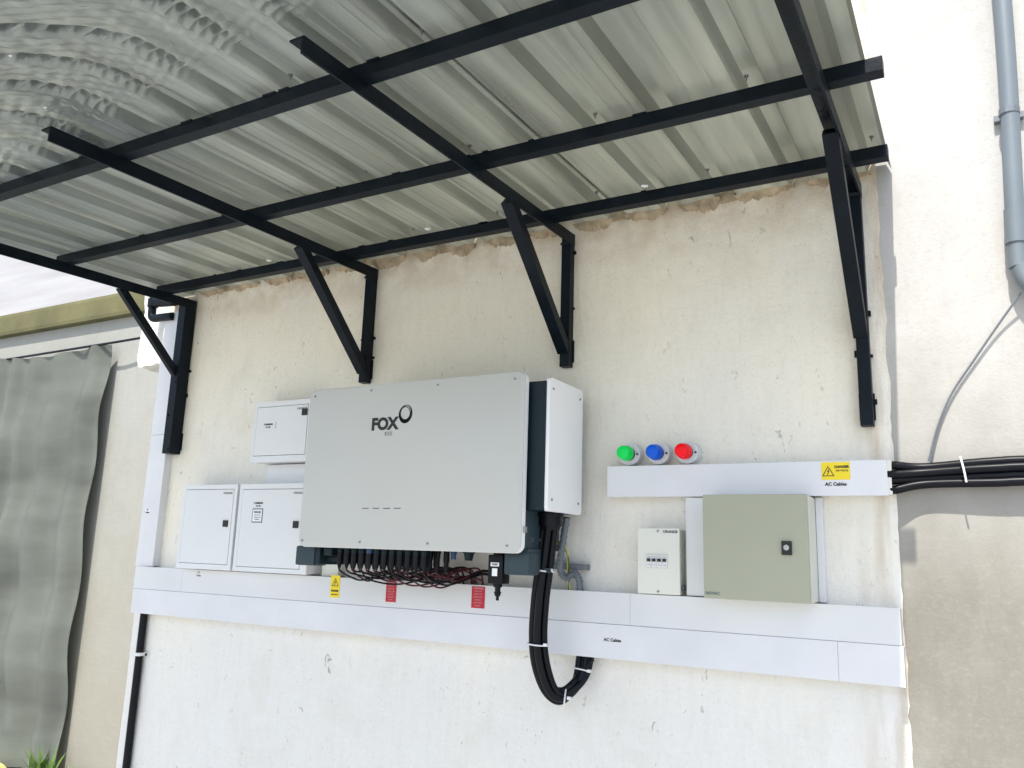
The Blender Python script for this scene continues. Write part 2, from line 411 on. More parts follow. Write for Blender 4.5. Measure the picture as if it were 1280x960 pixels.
# ---- purlins (box section, resting on the rafters)
for y, xe, lab in ((-0.178, -0.150, 'black steel purlin running along the wall just under the roof'),
                   (-0.670, -0.118, 'middle one of the three black purlins across the canopy'),
                   (-1.215, -0.10, 'outermost black purlin, farthest from the wall')):
    zc = roof_z(y) - 0.022
    bm = bmesh.new(); a_box(bm, -3.32, xe, y - 0.019, y + 0.019, zc - 0.019, zc + 0.019, 0.002)
    for k in range(9):
        x = random.uniform(-3.1, -0.4); a_box(bm, x, x + random.uniform(0.01, 0.05), y - 0.022, y - 0.017, zc + 0.014, zc + 0.021)
    link('purlin', fin(bm), M['steel'], label=lab, cat='steel beam', group='black purlins under the roof')

# ---- four wall brackets
def bracket(x, zbot, yend, lab, leg_d=0.036, brace_z=2.26, brace_y=-0.45, legw=0.036, bw=0.042, btop=None):
    t = thing('roof_bracket', lab, 'bracket', (x, 0, zbot), 'black steel roof brackets on the wall')
    zt = 2.712
    bm = bmesh.new(); a_box(bm, x - legw / 2, x + legw / 2, -leg_d - 0.004, -0.004, zbot, zt - 0.004, 0.002)
    a_box(bm, x - legw / 2 - 0.004, x + legw / 2 + 0.004, -0.008, 0.002, zbot + 0.02, zbot + 0.10)
    link('leg', fin(bm), M['steel'], t)
    r = []
    bm = bmesh.new()
    def zz(y): return zt - 0.003 + SL * y
    # L section: web on the right, flange on top towards the left
    for (xa, xb, h0, h1) in ((x + legw / 2 - 0.005, x + legw / 2 + 0.0015, -0.044, 0.0), (x - 0.024, x + legw / 2 - 0.005, -0.005, 0.0)):
        v = [bm.verts.new((xx, yy, zz(yy) + hh)) for yy in (-0.005, yend) for (xx, hh) in ((xa, h0), (xb, h0), (xb, h1), (xa, h1))]
        bm.faces.new(v[0:4]); bm.faces.new(v[4:8][::-1])
        for k in range(4): bm.faces.new((v[k], v[4 + k], v[4 + (k + 1) % 4], v[(k + 1) % 4]))
    link('rafter', fin(bm), M['steel'], t)
    link('brace', bar((x - 0.004, -0.030, brace_z), (x - 0.004, brace_y, zz(brace_y) - 0.028), bw, 0.036), M['steel'], t)
    for k in range(3): link('bolt', cyl((x + 0.012 * (-1) ** k, -leg_d - 0.002, zbot + 0.02 + 0.16 * k), (0, -1, 0), 0.006, 0.006, 6), M['steel'], t)
    # weld blobs and drips of paint beside the leg
    for k in range(5):
        zz_ = random.uniform(zbot, zbot + 0.45); s = random.choice((-1, 1)); link('paint_drip', box(x + s * (legw / 2 - 0.002), x + s * (legw / 2 + random.uniform(0.004, 0.010)), -0.012, 0.003, zz_, zz_ + random.uniform(0.006, 0.02)), M['steel'], t)
    for (wy, wz) in ((-0.032, brace_z + 0.004), (brace_y + 0.012, zz(brace_y) - 0.047), (-0.044, zt - 0.046), (-0.178, zz(-0.178) + 0.001), (-0.67, zz(-0.67) + 0.001)):
        bmw = bmesh.new(); bmesh.ops.create_icosphere(bmw, subdivisions=2, radius=0.011)
        for v_ in bmw.verts: v_.co = Vector((v_.co.x * 2.0 + x, v_.co.y + wy, v_.co.z * 0.8 + wz)) + v_.co * 0.35 * noise.noise(v_.co * 140 + Vector((x, wy, 0)))
        link('weld', fin(bmw), M['steel'], t, smooth=True)
    return t
bracket(-3.290, 1.955, -1.55, 'leftmost black steel bracket, beside the white vertical duct', leg_d=0.062, legw=0.05, brace_z=2.31, brace_y=-0.40, bw=0.026)
bracket(-2.163, 2.215, -1.435, 'black steel bracket ending above the left part of the inverter', brace_z=2.262, brace_y=-0.445)
bracket(-1.245, 2.205, -1.425, 'black steel bracket ending above the right end of the inverter', brace_z=2.262, brace_y=-0.465)
b4 = bracket(-0.262, 1.945, -1.75, 'rightmost black steel bracket, nearest the wall corner', brace_z=2.22, brace_y=-0.48, bw=0.040, legw=0.036)

# ---- right-hand white wall past the corner, with its own depth
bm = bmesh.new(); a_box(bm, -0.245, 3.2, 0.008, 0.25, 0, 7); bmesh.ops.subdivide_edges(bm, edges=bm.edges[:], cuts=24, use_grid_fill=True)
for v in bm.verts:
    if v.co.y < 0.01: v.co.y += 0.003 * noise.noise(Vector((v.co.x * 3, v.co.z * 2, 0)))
link('neighbour_wall', fin(bm), M['wall_r'], label='bright white rendered wall right of the corner, shade painted into its lower part', cat='wall', smooth=True)
# grey pipe with a bend
pp = [(0.176, -0.035, 4.35), (0.174, -0.035, 3.2), (0.150, -0.035, 2.46), (0.152, -0.035, 2.37), (0.175, -0.035, 2.315), (0.23, -0.035, 2.295), (0.45, -0.035, 2.29), (1.2, -0.035, 2.285)]
gp = link('grey_pipe', tube(smoothpath(pp, 8), 0.024, 16), M['grey_pipe'], label='grey drain pipe bending right on the white wall at the photo edge', cat='pipe', smooth=True)
link('coupling', tube([(0.1490, -0.035, 2.44), (0.153, -0.035, 2.54)], 0.028, 16), M['grey_pipe'], gp, smooth=True)
bm = bmesh.new(); a_tube(bm, [(0.1625, -0.035, 2.83), (0.1633, -0.035, 2.848)], 0.027, 16); a_box(bm, 0.125, 0.20, -0.012, 0.012, 2.829, 2.849, 0.001)
link('pipe_clip', fin(bm), M['body'], gp)
link('loose_wire', tube(smoothpath([(0.15, -0.025, 2.30), (0.09, -0.010, 2.22), (0.02, -0.004, 2.12), (-0.04, -0.003, 2.03), (-0.08, -0.003, 1.94), (-0.11, -0.01, 1.84)], 8), 0.0035, 6), M['body'], label='thin grey wire hanging from the pipe bend on the white wall', cat='wire', smooth=True)

# ---- background at the left
NY = 1.0
n_wall = thing('boundary_wall', 'pale rendered building wall behind the left corner with mossy ledge', 'wall', (-8, NY, 0))
bm = bmesh.new(); a_box(bm, -14, -3.0, NY, NY + 0.25, 0, 3.14); link('render', fin(bm), M['wall_n'], n_wall)
bm = bmesh.new(); a_box(bm, -14, -3.0, NY - 0.06, NY + 0.27, 3.13, 3.31, 0.03); link('ledge', fin(bm), M['olive'], n_wall)
bm = bmesh.new(); a_box(bm, -14, -3.0, NY - 0.02, NY + 0.22, 3.312, 3.95, 0.01); link('parapet', fin(bm), M['wall_r2'] if 'wall_r2' in M else mat('white_parapet', (0.36, 0.36, 0.37), 0.8, var=0.14, scale=2, stretch=(0.4, 1, 5), bump=0.3), n_wall)
# hanging tarpaulin with folds
bm = bmesh.new(); rows = []; n = 260; mz = 40
for j in range(mz + 1):
    v = j / mz; row = []
    for i in range(n + 1):
        u = i / n
        x = -8.6 + 3.30 * u + 0.015 * v * sin(u * 9) ; z = 2.90 - 2.84 * v + 0.015 * sin(u * 14) * (1 - v)
        y = 0.90 - 0.045 * (0.5 + 0.5 * v) * sin(u * 83 + 1.2 * sin(v * 3) + 3 * sin(u * 11)) - 0.03 * noise.noise(Vector((u * 9, v * 5, 0))) - 0.02 * sin(v * 23 + u * 4)
        row.append(bm.verts.new((x, y, z)))
    rows.append(row)
for a, b in zip(rows, rows[1:]):
    for i in range(n): bm.faces.new((a[i], a[i + 1], b[i + 1], b[i]))
bmesh.ops.solidify(bm, geom=bm.faces[:], thickness=0.004)
link('tarpaulin', fin(bm), M['tarp'], label='grey green sheet hanging in folds at the left edge', cat='tarpaulin', smooth=True)
# leafy tufts and yellow cloth on the ground
def tuft(x, y, n, h, lab):
    bm = bmesh.new()
    for k in range(n):
        a = random.uniform(0, 2 * pi); l = random.uniform(0.5, 1) * h; lean = random.uniform(0.1, 0.5); wd = random.uniform(0.008, 0.018)
        base = Vector((x + random.uniform(-.05, .05), y + random.uniform(-.05, .05), 0)); d = Vector((cos(a), sin(a), 0)); s = Vector((-sin(a), cos(a), 0))
        p = [base, base + d * lean * l * 0.35 + Vector((0, 0, l * 0.6)), base + d * lean * l + Vector((0, 0, l))]
        v = [bm.verts.new(p[0] - s * wd * .4), bm.verts.new(p[0] + s * wd * .4), bm.verts.new(p[1] + s * wd), bm.verts.new(p[1] - s * wd), bm.verts.new(p[2])]
        bm.faces.new(v[:4]); bm.faces.new((v[3], v[2], v[4]))
    link('weed', fin(bm), M['leaf'], label=lab, cat='plant')
link('hanging_rope', tube([(-9.2, 0.92, 2.925), (-7, 0.90, 2.905), (-5.2, 0.90, 2.915), (-4.0, 0.97, 2.96)], 0.009, 8), M['black'], label='dark rope that the grey green sheet hangs from', cat='rope', smooth=True)
tuft(-5.30, 0.84, 40, 0.26, 'small green weed at the right foot of the hanging sheet')
tuft(-5.12, 0.90, 26, 0.15, 'tiny weed at the wall foot, right of the hanging sheet')
tuft(-5.95, 0.55, 60, 0.30, 'small green weed at the far left by the yellow cloth')
bm = bmesh.new(); bmesh.ops.create_grid(bm, x_segments=30, y_segments=20, size=1)
for v in bm.verts:
    x, y = v.co.x, v.co.y
    v.co = Vector((-5.72 + x * 0.24, 0.70 + y * 0.16, 0.02 + 0.13 * (1 - x * x) * (1 - y * y) + 0.02 * noise.noise(Vector((x * 4, y * 4, 0)))))
bmesh.ops.solidify(bm, geom=bm.faces[:], thickness=0.01)
link('yellow_cloth', fin(bm), M['yellow_cloth'], label='crumpled pale yellow cloth lying on the ground, bottom left', cat='cloth', smooth=True)
bm = bmesh.new()
for k in range(900):
    x = random.uniform(-6.2, -3.9); y = random.uniform(0.1, 0.98); r = random.uniform(0.008, 0.02)
    mt = Matrix.Translation((x, y, r * 0.4)) @ Matrix.Rotation(random.uniform(0, 6), 4, (random.random(), random.random(), 1)) @ Matrix.Diagonal((r, r * random.uniform(.6, 1), r * random.uniform(.5, .9), 1))
    bmesh.ops.create_icosphere(bm, subdivisions=1, radius=1, matrix=mt)
link('gravel', fin(bm), M['gravel'], kind='stuff', label='loose gravel on the ground beyond the left corner')

# ================================================================ TRUNKING
def trunk(name, x0, x1, z0, z1, d, m, lab, splits=(), lid=True, vertical=False, group=None):
    t = thing(name, lab, 'cable duct', ((x0 + x1) / 2, 0, z0), group)
    link('base', box(x0 + 0.001, x1 - 0.001, -d + 0.006, 0.004, z0 + 0.003, z1 - 0.003, 0.001), m, t)
    if vertical:
        cuts = [z0] + list(splits) + [z1]
        for a, b in zip(cuts, cuts[1:]): link('lid', box(x0, x1, -d, -d + 0.012, a, b - 0.0012, 0.0015), m, t)
    else:
        cuts = [x0] + list(splits) + [x1]
        for a, b in zip(cuts, cuts[1:]): link('lid', box(a, b - 0.0005, -d, -d + 0.012, z0, z1, 0.0014), m, t)
    return t
t_up = trunk('cable_duct', -3.412, -0.203, 1.3362, 1.435, 0.0595, M['white_pl2'], 'upper of the two long stacked white ducts below the boxes', (-3.09, -0.985))
t_lo = trunk('cable_duct', -3.408, -0.200, 1.229, 1.3355, 0.0615, M['white_pl'], 'lower of the two long stacked white ducts, above the bare wall', (-0.368,))
t_top = trunk('cable_duct', -1.067, -0.214, 1.741, 1.842, 0.060, M['white_pl'], 'short white duct under the three coloured indicator lights')
t_v = trunk('cable_duct', -3.442, -3.322, 1.4365, 2.66, 0.040, M['white_pl'], 'tall white vertical duct beside the leftmost black bracket', (2.05,), vertical=True)
# broken end of the short duct: foam and cables coming out
link('foam_seal', lumpy(-0.2155, -0.204, -0.056, 0.0, 1.746, 1.838, 0.006, 8, 3), M['mcb'], t_top, smooth=True)
zs = [(1.824, -0.032), (1.804, -0.040), (1.782, -0.030), (1.761, -0.038)]
for i, (z, y) in enumerate(zs):
    p = [(-0.225, y, z), (-0.198, y - 0.006, z + 0.003 * (-1) ** i), (-0.12, y + 0.01, z * 0.75 + 1.79 * 0.25 + 0.006), (0.05, y + 0.005, 1.806 + (z - 1.794) * 0.90), (0.25, y + 0.004, 1.808 + (z - 1.794) * 0.90), (1.4, y + 0.002, 1.80 + (z - 1.794))]
    link('power_cable', tube(smoothpath(p, 6), 0.0125, 12), M['black'], label=('topmost', 'second from the top', 'third from the top', 'lowest')[i] + ' of the black cables leaving the short duct along the white wall', cat='cable', group='black cables running right from the short duct', smooth=True)
bm = bmesh.new(); a_tube(bm, smoothpath([(-0.02, -0.066, 1.775), (-0.024, -0.070, 1.81), (-0.030, -0.060, 1.845)], 6), 0.0028, 6); link('cable_tie', fin(bm), M['tie'], label='white cable tie around the cables on the white wall', cat='cable tie')
# vertical pvc stub behind inverter
trunk('duct_stub', -2.300, -2.215, 1.4365, 1.60, 0.040, M['mcb'], 'short duct piece rising behind the inverter foot at left', vertical=True)
# label stickers on ducts
def label_text(name, s, x, z, y, size, lab, m='dark', cat='label', bold=0.0004, **k):
    return text(name, s, x, z, y, size, M[m], label=lab, cat=cat, align='CENTER', bold=bold, **k)
label_text('printed_label', 'AC Cables', -1.044, 1.287, -0.0622, 0.0135, 'AC Cables lettering on the lower long duct')
label_text('printed_label', 'AC Cables', -0.352, 1.774, -0.0612, 0.0135, 'AC Cables lettering below the yellow danger sticker')
def paper(x, z, y, w_, h_, lines, lab, size=0.008):
    t = thing('paper_label', lab, 'label', (x, y, z))
    link('paper', box(x - w_ / 2, x + w_ / 2, y - 0.0006, y, z - h_ / 2, z + h_ / 2), M['paper'], t)
    for i, s in enumerate(lines):
        text('lettering', s, x, z + h_ / 2 - (i + 0.6) * h_ / len(lines), y - 0.0010, size, M['dark'], t, align='CENTER', bold=0.0004)
    return t
paper(-3.40, 1.690, -0.0402, 0.034, 0.026, ['DC', 'Cables'], 'small white DC Cables label on the tall vertical duct', 0.0105)
paper(-2.985, 1.418, -0.0582, 0.036, 0.026, ['DC', 'Cables'], 'small white DC Cables label under the far left box', 0.0105)

# ---- warning stickers
def bolt_sign(x, z, y, s, m, parent):
    bm = bmesh.new()
    tri = [(0, 0.5), (-0.5, -0.4), (0.5, -0.4)]; inn = [(0, 0.37), (-0.39, -0.33), (0.39, -0.33)]
    A = [bm.verts.new((x + a * s, y, z + b * s)) for a, b in tri]; B = [bm.verts.new((x + a * s, y, z + b * s)) for a, b in inn]
    for k in range(3): bm.faces.new((A[k], A[(k + 1) % 3], B[(k + 1) % 3], B[k]))
    zz = [(0.06, 0.22), (-0.12, -0.03), (0.0, -0.02), (-0.07, -0.2), (-0.12, -0.17), (-0.08, -0.3), (0.03, -0.2), (-0.02, -0.2), (0.12, 0.04), (0.0, 0.03), (0.13, 0.2)]
    bm.faces.new([bm.verts.new((x + a * s, y, z + b * s)) for a, b in zz])
    me = fin(bm); link('bolt_symbol', me, m, parent)
st = thing('warning_sticker', 'wide yellow danger sticker at the right end of the short duct', 'sticker', (-0.351, -0.0605, 1.79))
link('sheet', box(-0.390, -0.312, -0.0613, -0.0603, 1.787, 1.838), M['yellow'], st)
bolt_sign(-0.3715, 1.811, -0.0617, 0.034, M['dark'], st)
text('lettering', 'DANGER', -0.334, 1.824, -0.0616, 0.0098, M['dark'], st, align='CENTER', bold=0.0005)
text('lettering', '240 VOLTS', -0.334, 1.813, -0.0616, 0.0070, M['dark'], st, align='CENTER', bold=0.0002)
st = thing('warning_sticker', 'tall yellow shock hazard sticker hanging over the long duct below the inverter', 'sticker', (-2.206, -0.0605, 1.36))
link('sheet', box(-2.230, -2.184, -0.0612, -0.0592, 1.358, 1.442), M['yellow'], st)
bolt_sign(-2.207, 1.415, -0.0618, 0.036, M['dark'], st)
text('lettering', 'DANGER', -2.207, 1.383, -0.0618, 0.0092, M['dark'], st, align='CENTER', bold=0.0005)
text('lettering', '240 VOLTS', -2.207, 1.369, -0.0618, 0.0066, M['dark'], st, align='CENTER', bold=0.0002)
for x, lab in ((-1.934, 'red warning sticker under the middle of the inverter, left of the pair'), (-1.552, 'red warning sticker below the black dongle, right of the pair')):
    st = thing('warning_sticker', lab, 'sticker', (x, -0.0605, 1.355), 'red warning stickers on the long duct')
    hw = 0.0235 if x < -1.7 else 0.027
    link('sheet', box(x - hw, x + hw, -0.0612, -0.0592, 1.356, 1.430), M['redst'], st)
    for i, s in enumerate(['WARNING', 'SOLAR PV', 'ARRAY DC', 'CABLES LIVE', 'DURING', 'DAYLIGHT', 'HOURS']):
        text('lettering', s, x, 1.4235 - i * 0.0098, -0.0618, 0.0085 if i == 0 else 0.0068, M['wprint'], st, align='CENTER', bold=0.0003 if i == 0 else 0.0001, sx=min(1, 1.0 * hw / 0.026))

# ================================================================ BOXES
def db_box(x0, x1, z0, z1, lab, lock=(0.0, 0.0), door=None, brand=True, notes=None, d=0.100):
    t = thing('distribution_box', lab, 'electrical box', ((x0 + x1) / 2, 0, z0), 'white distribution boxes left of the inverter')
    link('case', box(x0, x1, -d + 0.012, 0.0, z0, z1, 0.003), M['enclosure'], t)
    # raised flange frame round a recessed door
    bm = bmesh.new(); f = 0.018
    dx0, dx1, dz0, dz1 = door
    a_box(bm, x0 - 0.002, dx0 - 0.002, -d, -d + 0.014, z0 - 0.002, z1 + 0.002, 0.0015); a_box(bm, dx1 + 0.002, x1 + 0.002, -d, -d + 0.014, z0 - 0.002, z1 + 0.002, 0.0015)
    a_box(bm, dx0 - 0.003, dx1 + 0.003, -d, -d + 0.014, dz1 + 0.002, z1 + 0.002, 0.0015); a_box(bm, dx0 - 0.003, dx1 + 0.003, -d, -d + 0.014, z0 - 0.002, dz0 - 0.002, 0.0015)
    link('frame', fin(bm), M['enclosure'], t)
    dr = link('door', box(dx0, dx1, -d - 0.001, -d + 0.010, dz0, dz1, 0.001), M['enclosure'], t)
    lx, lz = lock
    link('lock', box(lx - 0.014, lx + 0.014, -d - 0.006, -d - 0.0005, lz - 0.014, lz + 0.014, 0.0015), M['dark'], dr)
    text('brand_print', 'ORANGE', dx1 - 0.006, dz1 - 0.016, -d - 0.0015, 0.0135, M['greyprint'], dr, align='RIGHT', bold=0.0001)
    return t, dr
db_box(-3.088, -2.754, 1.441, 1.799, 'white box at far left with a blank door and black lock', (-2.803, 1.634), (-3.070, -2.773, 1.464, 1.779))
t, dr = db_box(-2.736, -2.330, 1.441, 1.799, 'white box with small solar sticker, right of the blank one', (-2.400, 1.634), (-2.716, -2.366, 1.460, 1.777))
text('lettering', 'COMBINER', -2.62, 1.720, -0.1015, 0.0105, M['dark'], dr, align='CENTER', bold=0.0003)
text('lettering', 'DC DB', -2.62, 1.708, -0.1015, 0.0085, M['dark'], dr, align='CENTER', bold=0.0003)
stk = link('sticker', box(-2.650, -2.590, -0.1018, -0.1008, 1.640, 1.698), M['bluepr'], dr)
link('sheet', box(-2.646, -2.594, -0.1024, -0.1016, 1.644, 1.694), M['paper'], dr)
text('lettering', 'SOLAR', -2.62, 1.683, -0.1028, 0.0125, M['bluepr'], dr, align='CENTER', bold=0.0005)
for i, s in enumerate(['isolate before', 'working on this', 'equipment']): text('lettering', s, -2.62, 1.671 - i * 0.009, -0.1028, 0.0062, M['bluepr'], dr, align='CENTER')
t, dr = db_box(-2.690, -2.372, 1.893, 2.149, 'single white box above the other two, with lock at top right', (-2.402, 2.095), (-2.676, -2.386, 1.920, 2.127))
text('lettering', 'COMBINER', -2.605, 2.052, -0.1015, 0.0105, M['dark'], dr, align='CENTER', bold=0.0003)
text('lettering', 'DC DB', -2.605, 2.040, -0.1015, 0.0085, M['dark'], dr, align='CENTER', bold=0.0003)
link('sticker', box(-2.562, -2.560, -0.1014, -0.1006, 2.034, 2.062), M['dark'], dr)
link('duct_cover', box(-2.66, -2.36, -0.030, 0.0, 1.805, 1.889, 0.002), M['enclosure'], label='shallow white cover between the upper and lower white boxes', cat='cover')

# breaker box
t = thing('breaker_box', 'small cream breaker box with four black switches', 'electrical box', (-0.887, 0, 1.438))
link('case', box(-0.952, -0.822, -0.058, 0.0, 1.4375, 1.638, 0.003), M['mcb'], t)
link('cover', box(-0.956, -0.818, -0.070, -0.056, 1.4375, 1.641, 0.003), M['mcb'], t)
win = link('switch_window', box(-0.927, -0.856, -0.0712, -0.0695, 1.516, 1.562, 0.0005), M['cab_side'], t)
for i in range(4):
    x = -0.917 + i * 0.0172
    br = link('breaker', box(x - 0.0078, x + 0.0078, -0.0735, -0.0708, 1.520, 1.556, 0.0006), M['enclosure'], t)
    link('switch', box(x - 0.0048, x + 0.0048, -0.0810, -0.0730, 1.537, 1.5465, 0.0008), M['dark'], br)
    for k in range(2): link('rating_mark', box(x - 0.005, x + 0.005, -0.0738, -0.0734, 1.526 + k * 0.025, 1.5272 + k * 0.025), M['greyprint'], br)
text('brand_print', 'ORANGE', -0.824, 1.630, -0.0706, 0.0115, M['dark'], t, align='RIGHT', bold=0.0003)
scr_me = cyl((0, 0.001, 0), (0, -1, 0), 0.0042, 0.003, 12); scr_me.materials.append(M['screw'])
hex_me = cyl((0, -0.0018, 0), (0, -1, 0), 0.0018, 0.0008, 6); hex_me.materials.append(M['dark'])
def screw(pos, parent, rot=None):
    s = inst('screw', scr_me, None, pos, parent, rot); 
    h = bpy.data.objects.new('screw_socket', hex_me); C.objects.link(h); h.parent = s; return s
for z in (1.632, 1.446): screw((-0.888, -0.0705, z), t)
link('latch', box(-0.820, -0.812, -0.050, -0.030, 1.452, 1.468, 0.001), M['greyprint'], t)

# olive cabinet with white backing duct pieces
t = thing('meter_cabinet', 'large olive grey steel cabinet with black lock', 'cabinet', (-0.565, 0, 1.437))
link('case', box(-0.716, -0.418, -0.136, 0.0, 1.4375, 1.737, 0.004), M['cab_side'], t)
dr = link('door', box(-0.719, -0.4195, -0.152, -0.138, 1.4375, 1.7395, 0.003), M['cab'], t)
lk = link('lock', box(-0.492, -0.464, -0.160, -0.151, 1.568, 1.607, 0.002), M['dark'], dr)
t_l = cyl((-0.478, -0.159, 1.5885), (0, -1, 0), 0.0085, 0.003, 6); link('lock_cylinder', t_l, M['screw'], t)
text('brand_print', 'NOVAC', -0.714, 1.452, -0.1527, 0.012, M['bluepr'], dr, bold=0.0001)
link('duct_piece', box(-0.803, -0.723, -0.050, 0.0, 1.4375, 1.7385, 0.002), M['white_pl2'], label='white vertical duct piece between the breaker box and the cabinet', cat='cable duct')
link('duct_piece', box(-0.4172, -0.398, -0.026, 0.0, 1.4375, 1.7385, 0.002), M['white_pl'], label='narrow white duct strip right of the olive cabinet', cat='cable duct')

# ---- indicator lights
for x, mname, colr in ((-0.997, 'lg', 'green'), (-0.897, 'lb', 'blue'), (-0.801, 'lr', 'red')):
    t = thing('indicator_light', colr + ' indicator light on a round white box above the short duct', 'indicator light', (x, 0, 1.845), 'indicator lights above the short duct')
    zc = 1.883
    link('junction_box', cyl((x + 0.002, 0.0, zc), (0, -1, 0), 0.036, 0.046, 32, bev=0.004), M['white_pl'], t, smooth=True)
    link('collar', cyl((x + 0.001, -0.046, zc), (0, -1, 0), 0.0225, 0.022, 24, bev=0.002), M['dark'], t, smooth=True)
    bm = bmesh.new(); a_tube(bm, [(x + 0.001, -yy, zc) for yy in (0.066, 0.0735, 0.074, 0.098, 0.103, 0.1055, 0.1062)], 0.02, 28, rfun=lambda i: (0.0255, 0.0255, 0.0235, 0.0225, 0.0205, 0.0150, 0.006)[i])
    link('lens', fin(bm), M[mname], t, smooth=True)
    link('mounting_screw', cyl((x + 0.031, -0.045, zc - 0.001), (0, -1, 0), 0.0035, 0.003, 10), M['dark'], t)

# ================================================================ INVERTER
IX0, IX1, IZ0, IZ1, IY = -2.131, -1.224, 1.5495, 2.1185, -0.36
inv = thing('solar_inverter', 'big light grey wall inverter with round logo and white side cover', 'inverter', (-1.68, 0, 1.48))
body = link('body', box(-2.095, -1.245, -0.335, -0.085, 1.585, 2.098, 0.006), M['body'], inv)
bm = bmesh.new()
for k in range(30): a_box(bm, -2.07 + k * 0.0275, -2.066 + k * 0.0275, -0.09, -0.045, 1.66, 2.06)
link('heat_sink', fin(bm), M['body'], inv)
cov = link('front_cover', round_plate(IX0, IX1, IZ0, IZ1, 0.026, IY, IY + 0.022, bev=0.004), M['inv'], inv, smooth=True)
link('cover_rim', round_plate(IX0 - 0.0012, IX1 + 0.0012, IZ0 - 0.0012, IZ1 + 0.0012, 0.027, IY + 0.0045, IY + 0.0235, bev=0.002), M['inv_edge'], inv, smooth=True)
for x, z in ((-2.108, 2.094), (-1.845, 2.098), (-1.560, 2.098), (-1.262, 2.096), (-2.115, 1.570), (-1.852, 1.570), (-1.570, 1.5705), (-1.272, 1.571)):
    screw((x, IY - 0.0005, z), inv)
# right side connection box and its white cover
link('side_box', box(-1.243, -1.168, -0.322, -0.062, 1.682, 2.092, 0.004), M['inv_dark'], inv)
link('side_cover', round_plate(-0.318, -0.068, 1.680, 2.103, 0.012, -1.156, -1.170, axis='x', bev=0.003), M['inv_edge'], inv, smooth=True)
for y, z in ((-0.296, 2.068), (-0.092, 2.070), (-0.292, 1.716), (-0.096, 1.716)):
    screw((-1.1555, y, z), inv, (0, 0, pi / 2))
link('lower_side_panel', box(-1.250, -1.232, -0.325, -0.075, 1.560, 1.684, 0.003), M['slate'], inv)
for y, z in ((-0.27, 1.592), (-0.215, 1.592), (-0.19, 1.592)):
    s = screw((-1.2315, y, z), inv, (0, 0, pi / 2)); s.scale = (1.6, 1.6, 1.6)
link('tab', box(-1.2245, -1.216, -0.352, -0.335, 1.612, 1.630, 0.001), M['screw'], inv)
# bottom connector panel
link('bottom_panel', box(-2.02, -1.27, -0.325, -0.09, 1.560, 1.588, 0.003), M['inv_dark'], inv)
# feet / bumpers
def foot(x, s):
    bm = bmesh.new(); a_box(bm, x - 0.045, x + 0.045, -0.315, -0.245, 1.482, 1.552, 0.010); f = link('foot', fin(bm), M['slate'], inv, smooth=True)
    if s > 0: link('foot_pad', box(x + s * 0.046 - 0.022, x + s * 0.046 + 0.022, -0.310, -0.13, 1.487, 1.552, 0.008), M['inv_dark'], inv, smooth=True)
foot(-2.140, 1); foot(-1.262, -1)
link('carry_rail', bar((-2.10, -0.27, 1.506), (-1.95, -0.27, 1.506), 0.012, 0.010, ref=Vector((0, 0, 1))), M['inv_dark'], inv)
link('carry_rail', bar((-1.262, -0.22, 1.500), (-1.19, -0.22, 1.498), 0.012, 0.010, ref=Vector((0, 0, 1))), M['slate'], inv)
link('rail_end', box(-1.250, -1.222, -0.310, -0.20, 1.486, 1.565, 0.008), M['slate'], inv)
link('wall_plate', box(-2.02, -1.30, -0.048, -0.002, 1.64, 2.02, 0.002), M['body'], inv)
link('lower_strut', box(-1.30, -1.15, -0.045, -0.004, 1.50, 1.52, 0.002), M['body'], inv)
# logo
text('logo_letters', 'FOX', -1.834, 1.9735, IY - 0.0006, 0.058, M['dark'], cov, bold=0.0028, spacing=0.96)
text('logo_letters', 'ESS', -1.774, 1.9395, IY - 0.0006, 0.019, M['greyprint'], cov, bold=0.0001, spacing=1.25)
bm = bmesh.new()
def ringy(cx, cz, r0, r1, ex, ez, th, ang):
    n = 48; A = []; B = []
    for k in range(n):
        a = 2 * pi * k / n; ca, sa = cos(a), sin(a)
        wob = 1 + 0.05 * cos(a - 2.3) + 0.04 * cos(2 * a + 1)
        def P(r, ox, oz):
            u, v = ca * r * ex * wob + ox, sa * r * ez * wob + oz
            return bm.verts.new((cx + u * cos(ang) - v * sin(ang), IY - 0.0006, cz + u * sin(ang) + v * cos(ang)))
        A.append(P(r1, 0, 0)); B.append(P(r0, th[0], th[1]))
    for k in range(n): bm.faces.new((A[k], A[(k + 1) % n], B[(k + 1) % n], B[k]))
ringy(-1.6885, 2.004, 0.0260, 0.0285, 0.98, 1.12, (-0.0015, 0.001), -0.35)
ringy(-1.6905, 2.005, 0.0190, 0.0245, 0.98, 1.12, (0.001, 0.0025), -0.1)
ringy(-1.6880, 2.0035, 0.0232, 0.0290, 0.95, 1.13, (-0.003, 0.0035), -0.45)
link('logo_ring', fin(bm), M['dark'], cov)
for k in range(4): link('status_light', box(-1.851 + k * 0.0455, -1.823 + k * 0.0455, IY - 0.0006, IY + 0.001, 1.6825, 1.6855), M['greyprint'], cov)

